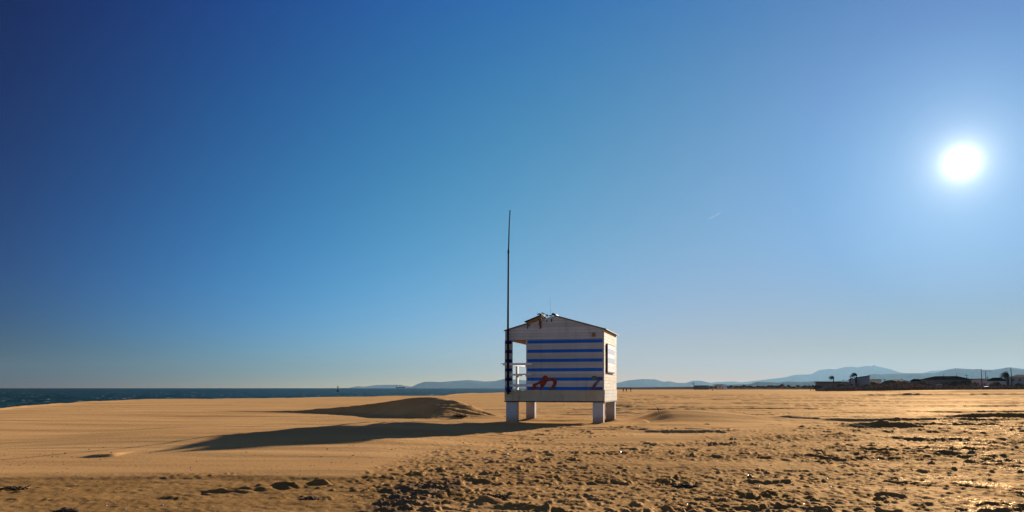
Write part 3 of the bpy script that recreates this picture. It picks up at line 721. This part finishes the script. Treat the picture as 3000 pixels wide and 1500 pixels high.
# lamps and poles
def street_lamp(px,depth,top,label,arms,lean=0,base=.2):
    H=Z(top,depth)-base; t=empty('street_lamp',(X(px,depth),depth,base),0,label,'street lamp'); t.rotation_euler=(0,lean,0)
    MB().tube([(0,0,-.5),(0,0,H)],[.22,.13],8).build('pole',M['pole'],t)
    for sx in arms:
        a=MB().tube([(0,0,H-.25),(sx*1.4,0,H+.02),(sx*2.2,0,H-.05)],[.07,.06,.06],6).build('arm',M['pole'],t)
        MB().box((min(sx*2.1,sx*3.1),-.2,H-.20),(max(sx*2.1,sx*3.1),.2,H-.03)).build('lamp_head',M['pole'],a,.05)
street_lamp(2878,385,1081,'tall street lamp with one arm to the left, behind the pale walled house',(-1,),R(-3))
street_lamp(2889,430,1087,'shorter street lamp with arms both ways, right beside the taller one',(1,-.5),R(-1.5))
street_lamp(2966,380,1076.5,'street lamp at far right with a bright left arm above the two storey house',(-1,),R(-4))
def util_pole(px,depth,top,label,cross=True):
    H=Z(top,depth); t=empty('utility_pole',(X(px,depth),depth,0),0,label,'pole')
    MB().tube([(0,0,-.5),(0,0,H)],[.18,.12],7).build('shaft',M['pole'],t)
    if cross: MB().box((-.8,-.06,H-.45),(.8,.06,H-.30)).build('crossarm',M['pole'],t)
util_pole(2470,395,1112,'short thin pole left of the two village palms',False)
util_pole(2491,395,1100,'thin pole standing between the two village palms',False)
util_pole(2832,420,1098,'thin pole rising behind the right end of the longest house')
util_pole(2592,450,1110,'small pole right of the low dark hut among bushes')
util_pole(2641,450,1109,'small pole above the low brown house half hidden by scrub')
util_pole(2680,450,1108.5,'small pole behind the small dark roofed house')
util_pole(2764,440,1097,'thin pole above the middle of the longest house roof',False)
util_pole(2893,450,1103,'small pole right of the double armed street lamp')
# cars
def car(px,depth,z,label,col,van=False,rz=0):
    t=empty('van' if van else 'parked_car',(X(px,depth),depth,z),rz,label,'van' if van else 'car')
    pm=simple('car_paint_'+col,(.8,.8,.8),.15,.02,1,spec=.7)
    prof=[(-2.1,.35),(2.1,.35),(2.15,.85),(1.2,.95),(.7,1.45),(-1.2,1.48),(-1.9,.98),(-2.15,.8)] if not van else [(-2.6,.35),(2.6,.35),(2.65,1.1),(2.0,1.4),(1.6,2.3),(-2.5,2.35),(-2.65,.9)]
    MB().prism(prof,1,-.85,.85).build('body',pm,t,.06)
    MB().box((-.9,-.87,1.0) if not van else (.6,-.87,1.35),(.6,-.852,1.38) if not van else (1.5,-.852,2.0)).build('window',glass,t)
    for wx in (-1.35,1.35):
        for wy in (-.8,.8):
            MB().tube([(wx,wy-.1,.32),(wx,wy+.1,.32)],.32,12).build('wheel',M['dark'],t)
car(2614,372,1.05,'white car seen over the scrub in front of the low brown house','a',rz=R(5))
car(2864,370,.85,'left of two white cars in front of the flat olive roofed house','a')
car(2888,370,.85,'right of two white cars in front of the flat olive roofed house','a',rz=R(180))
car(2751,365,.9,'bright white van parked end-on below the longest house','a',van=True,rz=R(72))

# scrub bank at the foot of the village: an uncountable mass
def scrub(name,px0,px1,d0,d1,n,size,hfun,mat,seed):
    rr=np.random.RandomState(seed); px=rr.uniform(px0,px1,n); d=rr.uniform(d0,d1,n); x=(px-1500)/F*d
    hh=hfun(px,x,d); z=hh*np.sqrt(rr.uniform(0,1,n)); s=size*rr.uniform(.5,1.3,n)
    q=rr.normal(size=(n,2,3)); a=q[:,0]/np.linalg.norm(q[:,0],axis=1)[:,None]; b=np.cross(a,q[:,1]); b/=np.linalg.norm(b,axis=1)[:,None]
    c=np.stack([x,d,z],-1); co=np.stack([c-a*s[:,None]*.5-b*s[:,None]*.3,c+a*s[:,None]*.1-b*s[:,None]*.4,c+a*s[:,None]*.6,c+a*s[:,None]*.1+b*s[:,None]*.4],1)
    fs=(np.arange(n)[:,None]*4+np.arange(4)).tolist()
    me=bpy.data.meshes.new(name); me.from_pydata(co.reshape(-1,3).tolist(),[],fs); me.materials.append(mat)
    o=bpy.data.objects.new(name,me); COL.objects.link(o); return tag(o,kind='stuff')
def hs(px,x,d):
    e=np.interp(px,[2392,2430,2480,2540,2590,2660,2720,2800,2850,2900,2960,3060],[.6,1.5,2.1,2.1,2.9,3.3,2.2,2.3,2.9,2.4,1.9,2.2])
    return e*(.15+1.6*fbm(x*.16,d*.13,401,3))
scrub('dune_scrub',2392,3120,352,396,30000,.75,hs,lfd,11)
def hs2(px,x,d): return np.interp(px,[2560,2585,2610,2660,2700,2740,2790,2840,2880],[1,3.5,4.6,4.9,3.5,3.4,3.9,4.4,1])*(.4+1.1*fbm(x*.10,d*.10,411,3))
scrub('garden_scrub',2560,2880,397,400,6000,.9,hs2,lf,12)
# low far shore under the trees
farm=simple('far_shore_scrubland',(.13,.10,.08),1,.3,.02,spec=0)
def bank(name,pts,d0,d1,mat):
    vs=[];n=len(pts)
    for px,py in pts:
        for d,f in ((d0,0),(d0+(d1-d0)*.3,1),(d1,0)):
            vs.append((X(px,d),d,-.8 if f==0 else Z(py,d)))
    fs=[]
    for i in range(n-1):
        for k in range(2): fs.append((i*3+k,(i+1)*3+k,(i+1)*3+k+1,i*3+k+1))
    me=bpy.data.meshes.new(name); me.from_pydata(vs,[],fs); me.materials.append(mat)
    o=bpy.data.objects.new(name,me); COL.objects.link(o); return tag(o,kind='structure')
bank('far_shore',[(1700,1137.2),(1760,1134.8),(1800,1134.2),(1850,1134.6),(1900,1134),(1960,1133.6),(2020,1133),(2080,1132),(2150,1132),(2250,1132.5),(2350,1132.2),(2420,1132),(2500,1131),(2700,1130),(3000,1129),(3300,1130)],900,1150,farm)
# far trees
protos=[]
for k in range(4):
    rr=random.Random(50+k); w=rr.uniform(2.4,4.2); h=rr.uniform(2.2,3.6)
    t=empty('far_tree',(0,0,0)); 
    cr=[((0,0,h*.75),(w*.6,w*.6,h*.45))]+[((rr.uniform(-.6,.6)*w,rr.uniform(-.4,.4)*w,h*rr.uniform(.45,.95)),(w*.4,w*.4,h*.28)) for _ in range(5)]
    leaves('crown',lf,cr,420,.85,t,60+k)
    MB().tube([(0,0,-.5),(.1,0,h*.7)],[.3,.15],6).build('trunk',bark,t)
    protos.append(t)
rr=random.Random(99); used=set()
pxs=[2085,2096,2130,2141,2152,2160,2172,2181,2192,2199,2208,2219,2226,2234,2243,2252,2262,2268,2279,2290,2299,2312,2324,2337,2349,2358,2372,2381,2394]
for i,px in enumerate(pxs):
    k=i%4; t=protos[k] if k not in used else copy_tree(protos[k]); used.add(k)
    d=860+rr.uniform(-25,25); sc=rr.uniform(.75,1.15)
    t.location=(X(px+rr.uniform(-2,2),d),d,1.2); t.scale=(sc,sc,sc*rr.uniform(.85,1.1)); t.rotation_euler=(0,0,rr.uniform(0,6))
    tag(t,'small dark tree of the distant row between tent and village','tree','trees of the distant row')
# a few trees among the houses
for i,(px,d,hh,w,lab) in enumerate(((2396,392,2.6,2.4,'low bush hiding the left corner of the long flat roofed building'),(2466,388,3.3,2.4,'rounded bush between the flat roofed building and the grey annexe'),(2530,385,2.8,3.0,'wide low bush in front of the single pitch house'),(2562,408,4.6,2.6,'olive bushy tree right of the single pitch house'),(2574,405,3.6,2.0,'lower bush tree beside the low dark hut'),(2916,372,4.0,2.6,'dark bush in front of the pale walled house'),(2700,398,4.7,2.6,'dark bushy tree at the left end of the longest house'),(2850,384,4.2,3.6,'wide dark bush in front of the flat olive roofed house'),(2990,368,3.2,3.0,'dark bush under the two storey house at the right edge'))):
    t=empty('bushy_tree',(X(px,d),d,.2),0,lab,'tree'); rr=random.Random(i)
    leaves('crown',lf,[((rr.uniform(-.5,.5)*w,0,hh*rr.uniform(.35,.8)),(w*.6,w*.6,hh*.28)) for _ in range(7)],900,.7,t,80+i)
    MB().tube([(0,0,-.5),(.1,0,hh*.6)],[.25,.12],6).build('trunk',bark,t)

# ------------------------------------------------------------------ people
skin_m=simple('skin',(.45,.27,.19),.6,.1,8); hair_m=simple('dark_hair',(.03,.02,.015),.7,.3,20)
def cloth(c,n): return simple(n,c,.9,.2,6)
def person(px,depth,label,jacket,trousers,stride=.25,rz=0,group=None,h=1.74,arm=.15):
    x=X(px,depth); z=TZ(x,depth)
    t=empty('person',(x,depth,z),rz,label,'person',group); k=h/1.74
    J=[('pel',(0,0,.93),.15),('waist',(0,0,1.08),.135),('chest',(0,0.0,1.30),.165),('neck0',(0,.0,1.46),.07),('neck',(0,-.01,1.52),.055),('head',(0,-.02,1.60),.088),('top',(0,-.015,1.68),.08)]
    E=[(0,1),(1,2),(2,3),(3,4),(4,5),(5,6)]; names=[j[0] for j in J]; pts=[j[1] for j in J]; rad=[j[2] for j in J]
    def ch(par,lst):
        p=par
        for c,r_ in lst: pts.append(c); rad.append(r_); E.append((p,len(pts)-1)); p=len(pts)-1
        return p
    for s_ in (-1,1):
        f=-s_*stride
        a=ch(0,[((s_*.10,0,.88),.105),((s_*.11,f*.45-.03,.50),.070),((s_*.11,f,.10),.048),((s_*.11,f-.04,.045),.045),((s_*.12,f-.20,.035),.035)])
        w=ch(2,[((s_*.19,0,1.40),.065),((s_*.23,-f*arm+.02,1.14),.045),((s_*.22,-f*.6-.06,.90),.034),((s_*.22,-f*.6-.08,.82),.032)])
        for q in range(4): ch(w,[((s_*.22,-f*.6-.11+q*.022,.75-.01*(q in (1,2))),.009),((s_*.212,-f*.6-.11+q*.022,.71-.01*(q in (1,2))),.008)])
        ch(w-1,[((s_*.20,-f*.6-.12,.80),.010),((s_*.197,-f*.6-.135,.765),.009)])
    ch(5,[((0,-.115,1.60),.018)])      # nose
    me=bpy.data.meshes.new('body'); me.from_pydata([Vector(p)*k for p in pts],E,[])
    o=bpy.data.objects.new('body',me); COL.objects.link(o); o.parent=t
    sk=o.modifiers.new('skin','SKIN'); 
    for i,r_ in enumerate(rad): me.skin_vertices[0].data[i].radius=(r_*k,r_*k*(.8 if i<4 else 1))
    me.skin_vertices[0].data[0].use_root=True
    o.modifiers.new('sub','SUBSURF').levels=1
    bpy.context.view_layer.update()
    dg=bpy.context.evaluated_depsgraph_get(); nm=bpy.data.meshes.new_from_object(o.evaluated_get(dg))
    o.modifiers.clear(); o.data=nm; nm.materials.clear()
    for m in (skin_m,jacket,trousers): nm.materials.append(m)
    for p in nm.polygons:
        zz=p.center.z/k; p.material_index=0 if zz>1.49 or (abs(p.center.x)>.15 and .60<zz<.86) else (2 if zz<.98 and abs(p.center.x)<.19 else 1); p.use_smooth=True
    hb=bmesh.new(); bmesh.ops.create_uvsphere(hb,u_segments=12,v_segments=8,radius=.104*k)
    for v in hb.verts: v.co=Vector((v.co.x*.92,v.co.y*1.05+.012,v.co.z*.95+1.65*k))
    for v in [v for v in hb.verts if v.co.z<1.56*k or (v.co.y<-.05*k and v.co.z<1.68*k)]: hb.verts.remove(v)
    hm=bpy.data.meshes.new('hair'); hb.to_mesh(hm); hb.free(); hm.materials.append(hair_m)
    ho=bpy.data.objects.new('hair',hm); COL.objects.link(ho); ho.parent=t
    return t
blk=cloth((.02,.02,.025),'black_cloth'); nav=cloth((.03,.04,.07),'navy_cloth'); brn=cloth((.06,.04,.03),'brown_cloth')
person(1826,305,'person in dark clothes walking, leftmost of three just right of the hut',blk,nav,.22,R(0),'three walkers right of the hut')
person(1835,304,'person in black walking in the middle of three right of the hut',nav,blk,.05,R(180),'three walkers right of the hut',1.70)
person(1848,305,'person in dark clothes walking apart at the right of the three near the hut',blk,blk,.25,R(20),'three walkers right of the hut',1.78)
person(2087,400,'lone person in dark clothes on the sand below the distant white hut',blk,nav,.18,R(60),None,1.76)
person(2375,400,'person in dark brown at the left of the little group before the village',brn,blk,.2,R(40),'walkers before the village')
person(2382,402,'person in black at the middle of the little group before the village',blk,blk,.1,R(100),'walkers before the village',1.68)
person(2390,402,'person in navy at the right of the little group before the village',nav,blk,.24,R(-60),'walkers before the village',1.72)

# ------------------------------------------------------------------ on the sea
sd=9000; sh_m=simple('ship_paint',(.10,.10,.11),.7,.2,.05); sup=simple('ship_superstructure',(.5,.5,.48),.7,.1,.05)
sp=empty('cargo_ship',(X(1174,sd),sd,-1),0,'faint crane ship on the horizon left of the blue coastal mountains','ship')
MB().prism([(-52,0),(48,0),(58,14),(-56,14)],1,-8,8).build('hull',sh_m,sp)
MB().box((-46,-7,14.1),(-30,7,34)).build('bridge',sup,sp)
for cx,hh in ((-15,44),(8,40)):
    MB().tube([(cx,0,14),(cx,0,hh)],1.4,8).build('mast',sh_m,sp); MB().tube([(cx,0,hh*.7),(cx+17,0,hh+1)],.9,6).build('crane_jib',sh_m,sp)
bd=560
by=empty('buoy',(X(990,bd),bd,-1.15),0,'small dark marker buoy standing out against the sky at the sea horizon','buoy')
MB().tube([(0,0,-.4),(0,0,.9)],[1.0,1.0],12).build('float',M['pole'],by); MB().tube([(0,0,.9),(0,0,3.1)],[.35,.22],8).build('mast',M['pole'],by)
MB().tube([(0,0,3.1),(0,0,3.3),(0,0,3.8),(0,0,4.1)],[.1,.5,.5,.1],10).build('top_mark',M['pole'],by)

# contrail, 9 km up
cd=33000
m,nt,bs=new_mat('contrail_ice')
tl=N(nt,'ShaderNodeBsdfTranslucent'); tl.inputs[0].default_value=(1,1,1,1); tp=N(nt,'ShaderNodeBsdfTransparent'); mx=N(nt,'ShaderNodeMixShader')
nt.links.new(ramp(nt,noise(nt,coord(nt),.004,3),.25,.75,.02,.16),mx.inputs[0]); nt.links.new(tp.outputs[0],mx.inputs[1]); nt.links.new(tl.outputs[0],mx.inputs[2]); nt.links.new(mx.outputs[0],nt.nodes['Material Output'].inputs['Surface'])
p0=Vector((X(2070,cd),cd,Z(645,cd))); p1=Vector((X(2117,cd*1.02),cd*1.02,Z(621,cd*1.02)))
ct=MB().tube([(0,0,0),(p1-p0)*.3,(p1-p0)*.65,(p1-p0)],[6,26,30,8],8,cap=False).build('contrail',m,None,loc=p0)
tag(ct,'short faint white contrail high in the blue sky right of the hut','contrail'); ct.visible_shadow=True

# ------------------------------------------------------------------ air
bpy_m=bpy.data.materials.new('haze_air'); bpy_m.use_nodes=True; nt=bpy_m.node_tree; nt.nodes.clear()
out=N(nt,'ShaderNodeOutputMaterial'); pv=N(nt,'ShaderNodeVolumePrincipled')
pv.inputs['Color'].default_value=(.155,.26,.36,1); pv.inputs['Density'].default_value=HAZE_D; pv.inputs['Anisotropy'].default_value=.42
nt.links.new(pv.outputs[0],out.inputs['Volume'])
hz=MB().box((-47000,-47000,-30),(47000,47000,1420)).build('haze',bpy_m); tag(hz,kind='stuff')

# ------------------------------------------------------------------ world: clear late-day sky with the sun's aureole
w=bpy.data.worlds.new('World'); SC.world=w; w.use_nodes=True; nt=w.node_tree
bg=nt.nodes['Background']; bg.inputs['Strength'].default_value=.10
sky=N(nt,'ShaderNodeTexSky',sky_type='NISHITA'); sky.sun_disc=False; sky.sun_elevation=SUN_EL; sky.sun_rotation=SUN_AZ
sky.air_density=1.0; sky.dust_density=.3; sky.ozone_density=3.0; sky.altitude=0
g=N(nt,'ShaderNodeTexCoord').outputs['Generated']
nrm=N(nt,'ShaderNodeVectorMath',operation='NORMALIZE'); nt.links.new(g,nrm.inputs[0])
dt=N(nt,'ShaderNodeVectorMath',operation='DOT_PRODUCT'); nt.links.new(nrm.outputs[0],dt.inputs[0]); dt.inputs[1].default_value=SUN
ang=mul(nt,dt.outputs['Value'],0,'ARCCOSINE')
def expo(s,k): return mul(nt,mul(nt,2.71828,mul(nt,ang,-1.0/R(s)),'POWER'),k)
# gentle colour grading of the clear sky: exp(polynomial in angle from the sun and elevation) times the Nishita sky
SKY_COEF= [(-4.3203, -4.319, -5.7467), (12.6429, 9.1316, 11.356), (-11.9084, -2.8367, -3.4038), (2.4143, -3.7356, -4.2868), (-0.6127, 1.5265, 6.0027), (1.4071, 0.4428, -2.3821), (-0.3313, -0.2747, 0.2996), (-0.2624, -7.486, -13.59), (-1.8857, 1.8916, 3.67), (-3.2183, 5.0275, 9.6008), (2.1472, -1.6866, -2.8466)]
sep=N(nt,'ShaderNodeSeparateXYZ'); nt.links.new(nrm.outputs[0],sep.inputs[0])
el=mul(nt,sep.outputs['Z'],0,'ARCSINE')
def clampn(v,a,b): return mul(nt,mul(nt,v,a,'MAXIMUM'),b,'MINIMUM')
A_=mul(nt,clampn(ang,R(9),R(64)),1/R(60)); T_=mul(nt,mul(nt,mul(nt,clampn(el,0,R(30)),1/R(3)),1,'ADD'),math.e,'LOGARITHM')
A2=mul(nt,A_,A_); T2=mul(nt,T_,T_)
terms=[None,A_,A2,mul(nt,A2,A_),T_,T2,mul(nt,T2,T_),mul(nt,A_,T_),mul(nt,A_,T2),mul(nt,A2,T_),mul(nt,A2,T2)]
def addc(a,fac,col):
    sc_=N(nt,'ShaderNodeVectorMath',operation='SCALE'); sc_.inputs[0].default_value=col; nt.links.new(fac,sc_.inputs['Scale'])
    ad=N(nt,'ShaderNodeVectorMath',operation='ADD'); nt.links.new(a,ad.inputs[0]); nt.links.new(sc_.outputs[0],ad.inputs[1]); return ad.outputs[0]
cc=N(nt,'ShaderNodeCombineXYZ')
for i in range(3): cc.inputs[i].default_value=SKY_COEF[0][i]
acc=cc.outputs[0]
for t_,k in zip(terms[1:],SKY_COEF[1:]): acc=addc(acc,t_,k)
s3=N(nt,'ShaderNodeSeparateXYZ'); nt.links.new(acc,s3.inputs[0]); c3=N(nt,'ShaderNodeCombineXYZ')
for i in range(3): nt.links.new(mul(nt,math.e,s3.outputs[i],'POWER'),c3.inputs[i])
ml=N(nt,'ShaderNodeVectorMath',operation='MULTIPLY'); away=N(nt,'ShaderNodeVectorMath',operation='SCALE'); nt.links.new(sky.outputs[0],away.inputs[0]); away.inputs['Scale'].default_value=1; nt.links.new(away.outputs[0],ml.inputs[0]); nt.links.new(mixc(nt,ramp(nt,ang,R(67),R(108)),c3.outputs[0],(.48,.45,.49)),ml.inputs[1])
c=addc(ml.outputs[0],expo(.42,22.),(1,.95,.85)); c=addc(c,expo(1.5,3.5),(1,.93,.8)); c=addc(c,expo(4.5,.35),(1,.9,.85))
nt.links.new(c,bg.inputs['Color'])

sl=bpy.data.lights.new('sun','SUN'); sl.energy=5.0; sl.angle=R(.53); sl.color=(1,.90,.76)
so_=bpy.data.objects.new('sun',sl); COL.objects.link(so_); so_.rotation_euler=SUN.to_track_quat('Z','Y').to_euler()

cam=bpy.data.cameras.new('camera'); co_=bpy.data.objects.new('camera',cam); COL.objects.link(co_)
co_.location=(0,0,EYE); co_.rotation_euler=(R(90),0,0); cam.sensor_width=36; cam.lens=36*F/3000; cam.shift_y=387/3000
cam.clip_start=.1; cam.clip_end=200000; SC.camera=co_
SC.view_settings.view_transform='Standard'; SC.view_settings.look='None'; SC.view_settings.exposure=1.0; SC.view_settings.gamma=1
SC.cycles.volume_bounces=0; SC.cycles.max_bounces=6
